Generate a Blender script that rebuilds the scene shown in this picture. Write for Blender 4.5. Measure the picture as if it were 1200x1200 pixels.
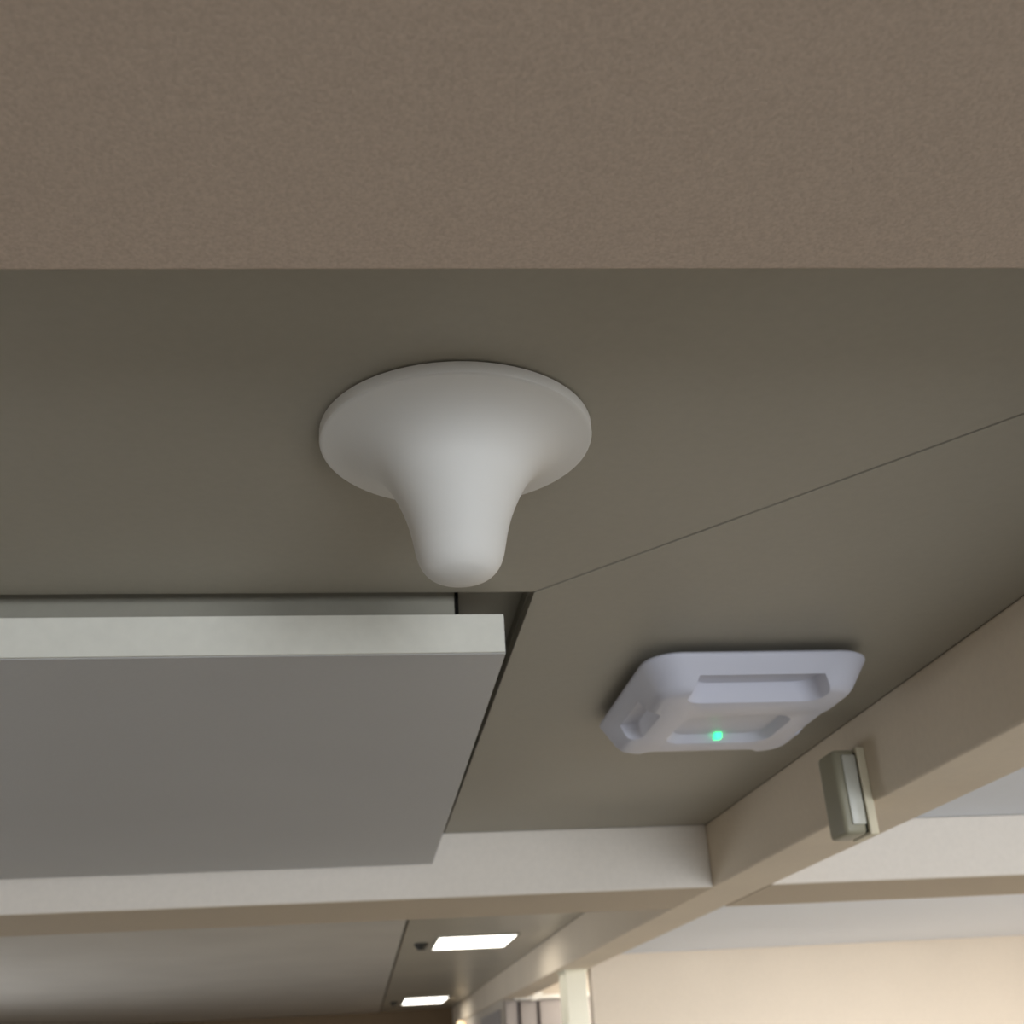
import bpy, bmesh, math
from mathutils import Vector, Matrix
for o in list(bpy.data.objects): bpy.data.objects.remove(o)
sc = bpy.context.scene
C = sc.collection
# ---------------------------------------------------------------- frame of reference
S = 1.3            # one plan unit in metres
CZ = 1.90          # camera height above the floor
def W(x, y, z): return Vector((x*S, y*S, CZ + z*S))
# ---------------------------------------------------------------- camera
FPX, PITCH, ROLL, YAW = 1350.0, 0.4474221838, -0.0590170222, 0.1444282364
cp, sp = math.cos(PITCH), math.sin(PITCH)
fw = Vector((math.sin(YAW)*cp, math.cos(YAW)*cp, sp))
r0 = Vector((math.cos(YAW), -math.sin(YAW), 0)); u0 = r0.cross(fw)
rr = math.cos(ROLL)*r0 + math.sin(ROLL)*u0
uu = -math.sin(ROLL)*r0 + math.cos(ROLL)*u0
cam = bpy.data.cameras.new('camera'); co = bpy.data.objects.new('camera', cam); C.objects.link(co)
M = Matrix((rr, uu, -fw)).transposed().to_4x4(); M.translation = W(0, 0, 0)
co.matrix_world = M
cam.sensor_width = 36; cam.sensor_fit = 'HORIZONTAL'; cam.lens = FPX/1200*36
cam.clip_start = 0.01; cam.clip_end = 100
cam.dof.use_dof = True; cam.dof.focus_distance = 0.98; cam.dof.aperture_fstop = 10
sc.camera = co
# ---------------------------------------------------------------- world, exposure
w = bpy.data.worlds.new('world'); sc.world = w; w.use_nodes = True
w.node_tree.nodes['Background'].inputs[0].default_value = (0.80, 0.88, 1.0, 1)
w.node_tree.nodes['Background'].inputs[1].default_value = 0.6
sc.view_settings.view_transform = 'Standard'; sc.view_settings.look = 'None'
sc.view_settings.exposure = 0.0; sc.view_settings.gamma = 1.0
sc.view_settings.use_curve_mapping = False
# ---------------------------------------------------------------- lights
def area(name, loc, aim, sx, sy, power, col):
    l = bpy.data.lights.new(name, 'AREA'); l.shape = 'RECTANGLE'; l.size = sx*S; l.size_y = sy*S
    l.energy = power; l.color = col
    o = bpy.data.objects.new(name, l); C.objects.link(o); o.location = W(*loc)
    d = (W(*aim) - W(*loc)).normalized(); o.rotation_euler = d.to_track_quat('-Z', 'Y').to_euler()
    return o
area('added_back_daylight', (1.4, -3.9, -0.45), (0.6, 0.8, -0.25), 2.3, 1.15, 205, (0.90, 0.95, 1.0))  # daylight for an unseen window invented behind the viewer
area('right_room_front_lamp', (1.7, 0.6, 0.385), (1.7, 0.7, -1.0), 0.9, 0.9, 42, (1.0, 0.95, 0.89))
area('right_room_back_lamp', (2.1, 3.0, 0.385), (2.1, 3.1, -1.0), 1.2, 0.5, 140, (1.0, 0.97, 0.93))
area('end_room_lamp', (1.25, 5.45, 0.385), (1.25, 5.5, -1.0), 0.4, 0.4, 16, (1.0, 0.92, 0.80))

area('added_left_fill', (-2.5, 4.9, -0.55), (0.6, 5.4, 0.0), 2.4, 0.9, 44, (0.95, 0.97, 1.0))  # added fill from the left, lifting the header side face and corridor
# ---------------------------------------------------------------- materials
def srgb(c):
    return tuple((v/255/12.92 if v/255 <= 0.04045 else ((v/255+0.055)/1.055)**2.4) for v in c) + (1,)
def mat(name, col, rough=0.6, spec=0.4, grain=0.0, gscale=120.0, bump=0.0, metal=0.0, blot=0.0):
    m = bpy.data.materials.new(name); m.use_nodes = True
    nt = m.node_tree; b = nt.nodes['Principled BSDF']
    c = srgb(col); b.inputs['Base Color'].default_value = c
    b.inputs['Roughness'].default_value = rough; b.inputs['Specular IOR Level'].default_value = spec
    b.inputs['Metallic'].default_value = metal
    tc = nt.nodes.new('ShaderNodeTexCoord')
    if grain or bump or blot:
        n = nt.nodes.new('ShaderNodeTexNoise'); n.inputs['Scale'].default_value = gscale; n.inputs['Detail'].default_value = 5
        nt.links.new(tc.outputs['Object'], n.inputs['Vector'])
        n2 = nt.nodes.new('ShaderNodeTexNoise'); n2.inputs['Scale'].default_value = 2.3; n2.inputs['Detail'].default_value = 3
        nt.links.new(tc.outputs['Object'], n2.inputs['Vector'])
        def ramp(src, amt):
            mr = nt.nodes.new('ShaderNodeMapRange'); mr.inputs['From Min'].default_value = 0.3; mr.inputs['From Max'].default_value = 0.7
            mr.inputs['To Min'].default_value = 1-amt; mr.inputs['To Max'].default_value = 1+amt
            nt.links.new(src, mr.inputs['Value']); return mr.outputs[0]
        mu = nt.nodes.new('ShaderNodeMath'); mu.operation = 'MULTIPLY'
        nt.links.new(ramp(n.outputs['Fac'], grain), mu.inputs[0]); nt.links.new(ramp(n2.outputs['Fac'], blot), mu.inputs[1])
        vm = nt.nodes.new('ShaderNodeVectorMath'); vm.operation = 'SCALE'; vm.inputs[0].default_value = c[:3]
        nt.links.new(mu.outputs[0], vm.inputs['Scale']); nt.links.new(vm.outputs[0], b.inputs['Base Color'])
        if bump:
            bp = nt.nodes.new('ShaderNodeBump'); bp.inputs['Strength'].default_value = bump; bp.inputs['Distance'].default_value = 0.002
            nt.links.new(n.outputs['Fac'], bp.inputs['Height']); nt.links.new(bp.outputs[0], b.inputs['Normal'])
    return m
def emit(name, col, st):
    m = bpy.data.materials.new(name); m.use_nodes = True; b = m.node_tree.nodes['Principled BSDF']
    b.inputs['Base Color'].default_value = srgb(col); b.inputs['Emission Color'].default_value = srgb(col)
    b.inputs['Emission Strength'].default_value = st; return m
M_ceil = mat('painted_ceiling_board', (165, 160, 147), 0.5, 0.35, 0.02, 90, 0.05, blot=0.03)
M_ceil2 = mat('satin_ceiling_board', (184, 178, 164), 0.32, 0.45, 0.02, 90, 0.03, blot=0.05)
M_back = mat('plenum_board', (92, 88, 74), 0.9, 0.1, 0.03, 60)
M_lintel = mat('textured_brown_paint', (190, 173, 158), 0.85, 0.15, 0.11, 420, 0.2, blot=0.02)
M_beam = mat('pale_beam_paint', (236, 229, 220), 0.6, 0.3, 0.02, 80, 0.05)
M_head = mat('tan_header_paint', (226, 213, 194), 0.8, 0.25, 0.02, 80, 0.05, blot=0.03)
M_panel = mat('grey_panel_laminate', (188, 188, 188), 0.5, 0.35, 0.015, 140, 0.05, blot=0.02)
M_edge = mat('speckled_panel_edge', (222, 221, 212), 0.6, 0.3, 0.025, 60, 0.05, blot=0.02)
M_gloss = mat('satin_grey_panel', (212, 207, 198), 0.3, 0.6, 0.015, 90, 0.02, blot=0.06)
M_frame = mat('dark_grey_frame', (165, 162, 150), 0.7, 0.2, 0.02, 60)
M_black = mat('black_gap', (18, 17, 14), 0.8, 0.1)
M_plastic = mat('white_antenna_plastic', (221, 220, 217), 0.6, 0.25)
M_ap = mat('cool_white_plastic', (206, 208, 222), 0.45, 0.4)
M_apdark = mat('grey_logo_plate', (150, 145, 142), 0.5, 0.3)
M_bracket = mat('dark_bracket_metal', (52, 50, 44), 0.6, 0.3)
M_sensor = mat('olive_grey_plastic', (150, 146, 126), 0.45, 0.4)
M_sensor2 = mat('light_grey_cover', (196, 196, 186), 0.35, 0.5)
M_sensor3 = mat('ivory_back_plate', (222, 214, 190), 0.5, 0.3)
M_white = mat('white_ceiling_paint', (234, 239, 248), 0.8, 0.2, 0.01, 60)
M_cream = mat('cream_wall_paint', (240, 228, 212), 0.8, 0.2, 0.015, 60, blot=0.02)
M_wall = mat('beige_wall_paint', (204, 194, 180), 0.8, 0.2, 0.015, 60)
M_brown = mat('brown_end_wall', (128, 108, 84), 0.7, 0.2, 0.02, 60)
M_floor = mat('pale_vinyl_floor', (128, 125, 119), 0.4, 0.4, 0.03, 30)
M_col = mat('white_gloss_column', (244, 240, 220), 0.35, 0.5)
M_grey = mat('grey_door_laminate', (158, 152, 150), 0.5, 0.3)
M_dark = mat('dark_mullion', (48, 38, 36), 0.5, 0.3)
M_metal = mat('white_metal_trim', (225, 224, 218), 0.4, 0.4)
M_lamp = emit('lit_diffuser', (255, 250, 240), 4.5)
M_sconce = emit('lit_warm_shade', (255, 226, 180), 1.0)
M_led = emit('green_led', (60, 255, 150), 2.2)
# ---------------------------------------------------------------- helpers
def put(name, bm, m, parent=None, org=None, smooth=False, bevel=0.0, seg=2):
    """bm is in plan units; org (plan) is where the object's own origin sits"""
    if org is None: org = parent['_o'] if parent is not None else (0, 0, 0)
    O = W(*org)
    bmesh.ops.recalc_face_normals(bm, faces=bm.faces)
    for v in bm.verts: v.co = W(*v.co) - O
    me = bpy.data.meshes.new(name); 
    if bevel: 
        es = [e for e in bm.edges if len(e.link_faces) == 2 and e.calc_face_angle(0) > 0.5]
        bmesh.ops.bevel(bm, geom=es, offset=bevel*S, segments=seg, profile=0.5, affect='EDGES', clamp_overlap=True)
    bm.to_mesh(me); bm.free(); me.materials.append(m)
    if smooth: 
        for p in me.polygons: p.use_smooth = True
        me.set_sharp_from_angle(angle=math.radians(32))
    o = bpy.data.objects.new(name, me); C.objects.link(o)
    if parent is not None:
        o.parent = parent; o.location = O - W(*parent['_o'])
    else: o.location = O
    o['_o'] = tuple(float(v) for v in org)
    return o
def box(bm, x0, x1, y0, y1, z0, z1):
    vs = [bm.verts.new((x, y, z)) for x in (x0, x1) for y in (y0, y1) for z in (z0, z1)]
    for f in ((0,1,3,2),(4,6,7,5),(0,4,5,1),(2,3,7,6),(0,2,6,4),(1,5,7,3)): bm.faces.new([vs[i] for i in f])
    return bm
def B(*a): return box(bmesh.new(), *a)
def prism(bm, pts, z0, z1):
    a = [bm.verts.new((x, y, z0)) for x, y in pts]; b = [bm.verts.new((x, y, z1)) for x, y in pts]
    n = len(pts); bm.faces.new(a); bm.faces.new(b)
    for i in range(n): bm.faces.new([a[i], a[(i+1) % n], b[(i+1) % n], b[i]])
    return bm
def loft(bm, rings, cap0=True, cap1=True):
    R = [[bm.verts.new(p) for p in r] for r in rings]; n = len(R[0])
    for a, b in zip(R, R[1:]):
        for i in range(n): bm.faces.new([a[i], a[(i+1) % n], b[(i+1) % n], b[i]])
    if cap0: bm.faces.new(R[0])
    if cap1: bm.faces.new(R[-1])
    return bm
def rrect(cx, cy, hx, hy, r, z, n=8):
    out = []
    for k, (sx, sy) in enumerate(((1, 1), (-1, 1), (-1, -1), (1, -1))):
        for i in range(n+1):
            a = math.radians(90*k + 90*i/n)
            out.append((cx + sx*(hx-r) + r*math.cos(a), cy + sy*(hy-r) + r*math.sin(a), z))
    return out
def circ(cx, cy, r, z, n=96): return [(cx + r*math.cos(2*math.pi*i/n), cy + r*math.sin(2*math.pi*i/n), z) for i in range(n)]
def empty(name, org, label, cat, group=None):
    o = bpy.data.objects.new(name, None); C.objects.link(o); o.location = W(*org); o['_o'] = tuple(float(v) for v in org)
    o.empty_display_size = 0.05
    return tag(o, label, cat, group)
def tag(o, label, cat, group=None, kind=None):
    o['label'] = label; o['category'] = cat
    if group: o['group'] = group
    if kind: o['kind'] = kind
    return o
H, ZB, F = 0.400, 0.284, -CZ/S + 0.0    # ceiling, beam underside, floor (plan heights from the camera)
XH, XR = 0.662, 0.777                   # left and right face of the long header
YB0, YB1 = 2.205, 2.518                 # near and far face of the cross beam
# ---------------------------------------------------------------- the setting
fl = put('floor', B(-2.6, 3.6, -4.1, 9.1, F-0.03, F), M_floor); tag(fl, 'pale smooth floor far below the ceiling', 'floor', kind='structure')
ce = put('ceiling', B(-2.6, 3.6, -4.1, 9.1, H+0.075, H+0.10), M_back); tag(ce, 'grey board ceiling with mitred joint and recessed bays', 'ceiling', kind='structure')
SX, SY = 0.1607, 0.997                  # recess corner where the mitre joint starts
k = (0.394-0.16)/(0.989-0.733)
YE = SY - (XH-SX)/k
g = 0.0011
T = H + 0.012
a = put('ceiling_board', prism(bmesh.new(), [(-2.6, -4.1), (XH, -4.1), (XH, YE-g), (SX-g*0.5, SY-g*0.3), (-2.6, SY-g*0.3)], H, T), M_ceil, ce)
b = put('ceiling_board', prism(bmesh.new(), [(SX+g, SY+g), (XH, YE+g), (XH, YB0), (SX-0.0037, YB0)], H-0.0006, T), M_ceil, ce)
xg0, xg1 = 0.1375, 0.1465
c_ = put('ceiling_board', prism(bmesh.new(), [(xg1-0.004, YB1), (XH, YB1), (XH, 9.0), (xg1+0.004, 9.0)], H, T), M_ceil2, ce)
put('ceiling_board', B(XR, 3.6, YB1, 5.1, H, T), M_white, ce)
put('ceiling_board', B(XR, 3.6, -4.1, YB0, H, T), M_white, ce)
put('ceiling_board', B(XR, 2.4, 5.18, 9.0, H, T), M_white, ce)
# recess side walls above the boards
rs = bmesh.new(); box(rs, SX, SX+0.01, SY, YB0, T, H+0.075); box(rs, -2.6, SX, SY-0.012, SY-0.002, T, H+0.075)
box(rs, -2.6, SX+0.01, SY-0.012, YB0, 0.426, 0.432)  # closing board added in a light tone to brighten the recess
put('recess_lining', rs, M_frame, ce)
# flat board behind the far bay's gap
put('ceiling_board', B(-2.6, xg1+0.03, YB1, 9.0, H+0.03, H+0.04), M_black, ce)

nl = bmesh.new(); prism(nl, [(-1.6, 0.5360), (0.66, 0.4189), (0.66, -0.35), (-1.6, -0.35)], 0.349, H)
o = put('trim_1', nl, M_lintel, bevel=0.0015); tag(o, 'rough brown-beige soffit nearest overhead, filling the top of view', 'soffit', kind='structure')
o = put('trim_2', B(-2.6, XH, YB0, YB1, ZB, H), M_beam, bevel=0.003); tag(o, 'pale cross beam behind the hanging grey panel', 'beam', kind='structure')
o = put('trim_3', B(XR, 3.6, YB0, YB1, ZB, H), M_beam, bevel=0.003); tag(o, 'peach-lit cross beam continuing right of the long header', 'beam', kind='structure')
o = put('trim_4', B(XH, XR, -4.1, 9.0, ZB, H), M_head, bevel=0.003); tag(o, 'long tan header running away along the right, carrying the small grey box', 'beam', kind='structure')

lw = bmesh.new()
box(lw, -2.7, -2.6, -4.1, 3.2, F, H+0.1); box(lw, -2.7, -2.6, 6.0, 9.1, F, H+0.1)
box(lw, -2.7, -2.6, 3.2, 6.0, F, -1.02); box(lw, -2.7, -2.6, 3.2, 6.0, -0.08, H+0.1)
M_soff = mat('tan_darkened_underside', (196, 182, 162), 0.7, 0.2, 0.02, 80)  # darker tan tone for the beam undersides
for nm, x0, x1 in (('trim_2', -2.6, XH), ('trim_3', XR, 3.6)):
    put('underside_tone_sheet', B(x0, x1, YB0+0.003, YB1-0.002, ZB-0.001, ZB+0.004), M_soff, bpy.data.objects[nm])  # thin sheet added under each beam to darken its underside
o = put('wall_left', lw, M_wall); tag(o, 'beige left wall outside the view', 'wall', kind='structure')
o = put('wall_right', B(3.6, 3.7, -4.1, 9.1, F, H+0.1), M_cream); tag(o, 'cream right wall outside the view', 'wall', kind='structure')
# wall behind the camera, with an opening for the added window
bk = bmesh.new()
box(bk, -2.6, 0.2, -4.2, -4.1, F, H+0.1); box(bk, 2.6, 3.6, -4.2, -4.1, F, H+0.1)
box(bk, 0.2, 2.6, -4.2, -4.1, F, -1.05); box(bk, 0.2, 2.6, -4.2, -4.1, 0.15, H+0.1)
o = put('wall_back', bk, M_wall); tag(o, 'beige wall behind the viewer with an opening for the added window', 'wall', kind='structure')
wf = bmesh.new()  # unseen frame invented to go with the daylight behind the viewer
for x in (0.2, 0.98, 1.77, 2.56): box(wf, x, x+0.04, -4.17, -4.13, -1.05, 0.15)
box(wf, 0.2, 2.6, -4.17, -4.13, -1.05, -1.01); box(wf, 0.2, 2.6, -4.17, -4.13, 0.11, 0.15)
o = put('added_window_1', wf, M_metal); tag(o, 'white framed window, unseen, added behind the viewer to bring light', 'window', kind='structure')
lf = bmesh.new()  # unseen frame invented around the left fill light
for y in (3.2, 4.58, 5.96): box(lf, -2.67, -2.63, y, y+0.04, -1.02, -0.08)
box(lf, -2.67, -2.63, 3.2, 6.0, -1.02, -0.98); box(lf, -2.67, -2.63, 3.2, 6.0, -0.12, -0.08)
o = put('added_window_2', lf, M_metal); tag(o, 'white framed window, unseen, added in the left wall to bring light', 'window', kind='structure')
o = put('wall_end', B(-2.6, XR+0.03, 9.0, 9.1, F, H+0.09), M_brown); tag(o, 'dark brown wall closing the far end of the corridor', 'wall', kind='structure')
o = put('wall_cream', B(0.96, 3.6, 5.1, 5.18, F, H+0.02), M_cream); tag(o, 'cream wall closing the bright room on the right', 'wall', kind='structure')
o = put('wall_corridor', B(0.672, 0.76, 5.86, 9.0, F, ZB), M_wall); tag(o, 'beige corridor wall under the far end of the header', 'wall', kind='structure')
o = put('wall_far', B(0.76, 2.4, 8.0, 8.08, F, H+0.02), M_wall); tag(o, 'beige wall behind the glazed partition', 'wall', kind='structure')
# ---------------------------------------------------------------- bright column
cb = empty('column', (0.729, 4.22, F), 'bright white column standing under the header beside the cream wall', 'column')
put('shaft', B(0.692, 0.765, 4.15, 4.29, F, ZB-0.004), M_col, cb, bevel=0.004)
put('top_plate', B(0.688, 0.769, 4.145, 4.295, ZB-0.005, ZB), M_col, cb)
# ---------------------------------------------------------------- glazed partition with white head rail beyond the column
gp = empty('partition', (0.9, 5.8, F), 'grey partition with white head rail and dark mullions seen left of the bright column', 'partition')
put('head_rail', B(0.715, 1.25, 5.77, 5.80, 0.274, 0.292), M_metal, gp, bevel=0.002)
for i, (x0, x1) in enumerate(((0.674, 0.733), (0.745, 0.824), (0.836, 1.25))):
    put('panel', B(x0+0.001, x1-0.001, 5.79, 5.805, F, 0.273), M_grey, gp)
for x in (0.734, 0.825):
    put('mullion', B(x, x+0.010, 5.782, 5.812, F, 0.268), M_dark, gp)
tb = bmesh.new(); prism(tb, [(0.79, 5.76), (0.83, 5.76), (0.83, 5.775), (0.79, 5.775)], 0.270, 0.290)
for v in tb.verts:
    if v.co.z > 0.28: v.co.x += 0.022; v.co.z += 0.014
put('closer_arm', tb, M_metal, gp)
put('fascia', B(0.674, 1.25, 5.81, 5.83, 0.270, H), M_wall, gp)
# door leaf + wall lamp on the corridor wall
dr = put('door_1', B(0.662, 0.671, 5.95, 6.9, F, 0.245), M_grey, bevel=0.002); tag(dr, 'grey door leaf in the far corridor wall', 'door', kind='structure')
sc_ = empty('wall_lamp', (0.672, 7.9, 0.25), 'small warm wall lamp at the far end of the corridor', 'lamp')
put('shade', loft(bmesh.new(), [circ(0.635, 7.9, r, z, 20) for z, r in ((0.20, 0.018), (0.215, 0.026), (0.262, 0.026), (0.272, 0.016))]), M_sconce, sc_, smooth=True)
put('bracket', B(0.655, 0.672, 7.88, 7.92, 0.225, 0.245), M_metal, sc_)
# ---------------------------------------------------------------- hanging grey panel in the recess
p1 = empty('ceiling_panel', (-0.6, 1.6, 0.38), 'large square-edged grey panel hanging below its recess, left', 'panel')
PX = 0.1325
put('board', B(-1.3, PX, 1.004, 2.19, 0.342, 0.380), M_panel, p1, bevel=0.0008, seg=1)
put('edge_strip', B(-1.3, PX-0.0008, 1.001, 1.0035, 0.3428, 0.3795), M_edge, p1)
put('mounting_box', B(-1.3, 0.089, 1.03, 2.1, 0.380, 0.425), M_frame, p1)
put('end_cap', B(0.0895, 0.0925, 1.027, 2.1, 0.380, 0.425), M_black, p1)
# far flush panel
p2 = empty('ceiling_panel', (-0.6, 5.5, H), 'satin grey panel set flush in the ceiling beyond the cross beam', 'panel')
pm = bmesh.new(); prism(pm, [(-2.55, YB1+0.003), (xg0-0.004, YB1+0.003), (xg0+0.005, 8.98), (-2.55, 8.98)], H-0.004, H+0.02)
put('board', pm, M_gloss, p2, bevel=0.001, seg=1)
# ---------------------------------------------------------------- corridor ceiling lights with small sprinkler caps
def light(x0, x1, y0, y1, lab):
    t = empty('ceiling_light', ((x0+x1)/2, (y0+y1)/2, H), lab, 'light', 'corridor ceiling lights')
    fr = bmesh.new(); e = 0.007
    for q in ((x0-e, x1+e, y0-e, y0), (x0-e, x1+e, y1, y1+e), (x0-e, x0, y0, y1), (x1, x1+e, y0, y1)): box(fr, *q, H-0.006, H)
    put('frame', fr, M_frame, t)
    put('diffuser', B(x0, x1, y0, y1, H-0.004, H-0.001), M_lamp, t)
light(0.263, 0.525, 4.06, 4.48, 'lit rectangular ceiling light nearer the cross beam')
light(0.275, 0.535, 7.5, 8.2, 'lit rectangular ceiling light farther down the corridor')
for x, y, lab in ((0.213, 4.27, 'small grey ceiling disc left of the nearer corridor light'), (0.215, 7.85, 'small grey ceiling disc left of the farther corridor light')):
    t = put('ceiling_sensor', loft(bmesh.new(), [circ(x, y, r, z, 24) for z, r in ((H, 0.024), (H-0.008, 0.024), (H-0.016, 0.016), (H-0.022, 0.014))]), M_bracket, org=(x, y, H), smooth=True)
    tag(t, lab, 'sensor', 'small ceiling discs')
# ---------------------------------------------------------------- trumpet-shaped dome antenna
AX, AY, AR = 0.0655, 0.700, 0.0945
an = empty('ceiling_antenna', (AX, AY, H), 'white trumpet-shaped dome hanging from the ceiling in the middle', 'antenna')
prof = [(H-0.0006, AR-0.0015), (H-0.0016, AR), (H-0.0078, AR), (H-0.0092, AR-0.0006), (H-0.0100, AR-0.0022)]
# bell: slope away from the rim, flare into the neck, rounded tip
pts = [(0.0925, 0.3899), (0.086, 0.3887), (0.078, 0.3866), (0.069, 0.3828), (0.060, 0.3765), (0.0520, 0.3675), (0.0450, 0.3560), (0.0393, 0.3440),
       (0.0352, 0.3330), (0.0325, 0.3230), (0.0307, 0.3140), (0.0289, 0.3058), (0.0260, 0.2988), (0.0215, 0.2936), (0.0160, 0.2907), (0.0100, 0.2891), (0.0045, 0.2885)]
def catmull(P, n=5):
    out = []
    for i in range(len(P)-1):
        p0 = P[max(i-1, 0)]; p1_, p2_ = P[i], P[i+1]; p3 = P[min(i+2, len(P)-1)]
        for j in range(n):
            t = j/n
            out.append(tuple(0.5*((2*p1_[d]) + (-p0[d]+p2_[d])*t + (2*p0[d]-5*p1_[d]+4*p2_[d]-p3[d])*t*t + (-p0[d]+3*p1_[d]-3*p2_[d]+p3[d])*t**3) for d in (0, 1)))
    out.append(P[-1]); return out
bell = catmull(pts)
put('rim', loft(bmesh.new(), [circ(AX, AY, r, z) for z, r in prof]), M_plastic, an, smooth=True)
put('bell', loft(bmesh.new(), [circ(AX, AY, 0.0932, H-0.0098)] + [circ(AX, AY, r, z) for r, z in bell]), M_plastic, an, smooth=True)
# ---------------------------------------------------------------- wireless access point
ap = empty('wireless_access_point', (0.4305, 1.297, H), 'square white access point with scooped sides and green light on the ceiling', 'access point')
CX, CY, HX, HY = 0.4305, 1.297, 0.1275, 0.155
rings = []
for ins, z, r in ((0.004, 0.3900, 0.036), (0.0, 0.3870, 0.038), (0.0, 0.3840, 0.038), (0.003, 0.3790, 0.037), (0.015, 0.3570, 0.033), (0.020, 0.3515, 0.030), (0.026, 0.3490, 0.026)):
    rings.append(rrect(CX, CY, HX-ins, HY-ins, r, z))
def bool_build(bm, cutters, name, m, parent):
    tmp = []
    def raw(b):
        bmesh.ops.recalc_face_normals(b, faces=b.faces)
        me = bpy.data.meshes.new('tmp'); b.to_mesh(me); b.free(); o = bpy.data.objects.new('tmp', me); C.objects.link(o); tmp.append(o); return o
    base = raw(bm)
    for c in cutters:
        co_ = raw(c); md = base.modifiers.new('b', 'BOOLEAN'); md.object = co_; md.operation = 'DIFFERENCE'; md.solver = 'EXACT'
    dg = bpy.context.evaluated_depsgraph_get(); me = bpy.data.meshes.new_from_object(base.evaluated_get(dg))
    out = bmesh.new(); out.from_mesh(me)
    bpy.data.meshes.remove(me)
    for o in tmp: bpy.data.objects.remove(o)
    return out
def scoop(cx, cy, dx, dy, wide, deep, z1=0.3705):
    """tapered notch on the side of the shell: opens outward (dx,dy)"""
    hx = HX if dx else wide; 
    b = bmesh.new(); q = []
    z0 = 0.335
    for z, e in ((z0, 0.006), (z1, -0.010)):
        ring = []
        edge = (HX if dx else HY)
        # u along side, v outward from centre; inner chamfered corners
        inn = edge - deep - (0.004 if z == z0 else -0.006)
        cr = min(0.020, (deep-0.0165)*0.85); arc = [(cr*(1-math.cos(math.radians(t))), cr*(1-math.sin(math.radians(t)))) for t in (0, 22, 45, 68, 90)]
        L = [(-wide-e, edge+0.02)] + [(-wide-e+a_, inn+b_) for a_, b_ in arc] + [(wide+e-a_, inn+b_) for a_, b_ in reversed(arc)] + [(wide+e, edge+0.02)]
        for u, v in L:
            if dy: ring.append((cx+u, cy+dy*v, z))
            else: ring.append((cx+dx*v, cy+u, z))
        q.append(ring)
    # stop before the outermost lip
    for ring in q:
        for i in (0, len(ring)-1):
            x, y, z = ring[i]; lim = (HY if dy else HX) - 0.0105
            if dy: ring[i] = (x, cy+dy*lim, z)
            else: ring[i] = (cx+dx*lim, y, z)
    return loft(b, q)
cut = [scoop(CX, CY, 0, -1, 0.078, 0.060), scoop(CX, CY, 0, 1, 0.078, 0.036), scoop(CX, CY, -1, 0, 0.060, 0.036, 0.3665), scoop(CX, CY, 1, 0, 0.055, 0.028, 0.3665)]
cut.append(loft(bmesh.new(), [rrect(CX+0.006, CY+0.020, 0.070, 0.066, 0.030, 0.3445), rrect(CX+0.006, CY+0.020, 0.057, 0.053, 0.022, 0.3585)]))
shell = bool_build(loft(bmesh.new(), rings), cut, 'shell', M_ap, ap)
put('shell', shell, M_ap, ap, smooth=True, bevel=0.0014, seg=2)
put('mounting_bracket', loft(bmesh.new(), [rrect(CX, CY, 0.105, 0.115, 0.02, z) for z in (0.3895, H)]), M_bracket, ap)
LEDX, LEDY = 0.440, CY+0.072
led = put('status_light', loft(bmesh.new(), [rrect(LEDX, LEDY, 0.0042, 0.006, 0.0012, z, 3) for z in (0.3590, 0.3520)]), M_led, ap); led['label'] = 'small glowing green status light'
# ---------------------------------------------------------------- small box on the header
sb = empty('wall_sensor_box', (XH, 1.475, 0.300), 'small upright grey box fixed to the side of the tan header, right', 'sensor')
put('back_plate', B(XH-0.012, XH, 1.443, 1.505, 0.243, 0.356), M_sensor3, sb, bevel=0.002)
put('housing', B(XH-0.044, XH-0.0135, 1.447, 1.502, 0.244, 0.354), M_sensor, sb, smooth=True, bevel=0.006, seg=3)
cv = put('side_cover', B(XH-0.033, XH-0.0145, 1.444, 1.448, 0.256, 0.346), M_sensor2, sb, smooth=True, bevel=0.0015); cv['label'] = 'pale grey side cover'
put('seam', B(XH-0.0137, XH-0.0118, 1.450, 1.500, 0.247, 0.350), M_black, sb)
# tidy helper property
for o in bpy.data.objects:
    if '_o' in o: del o['_o']
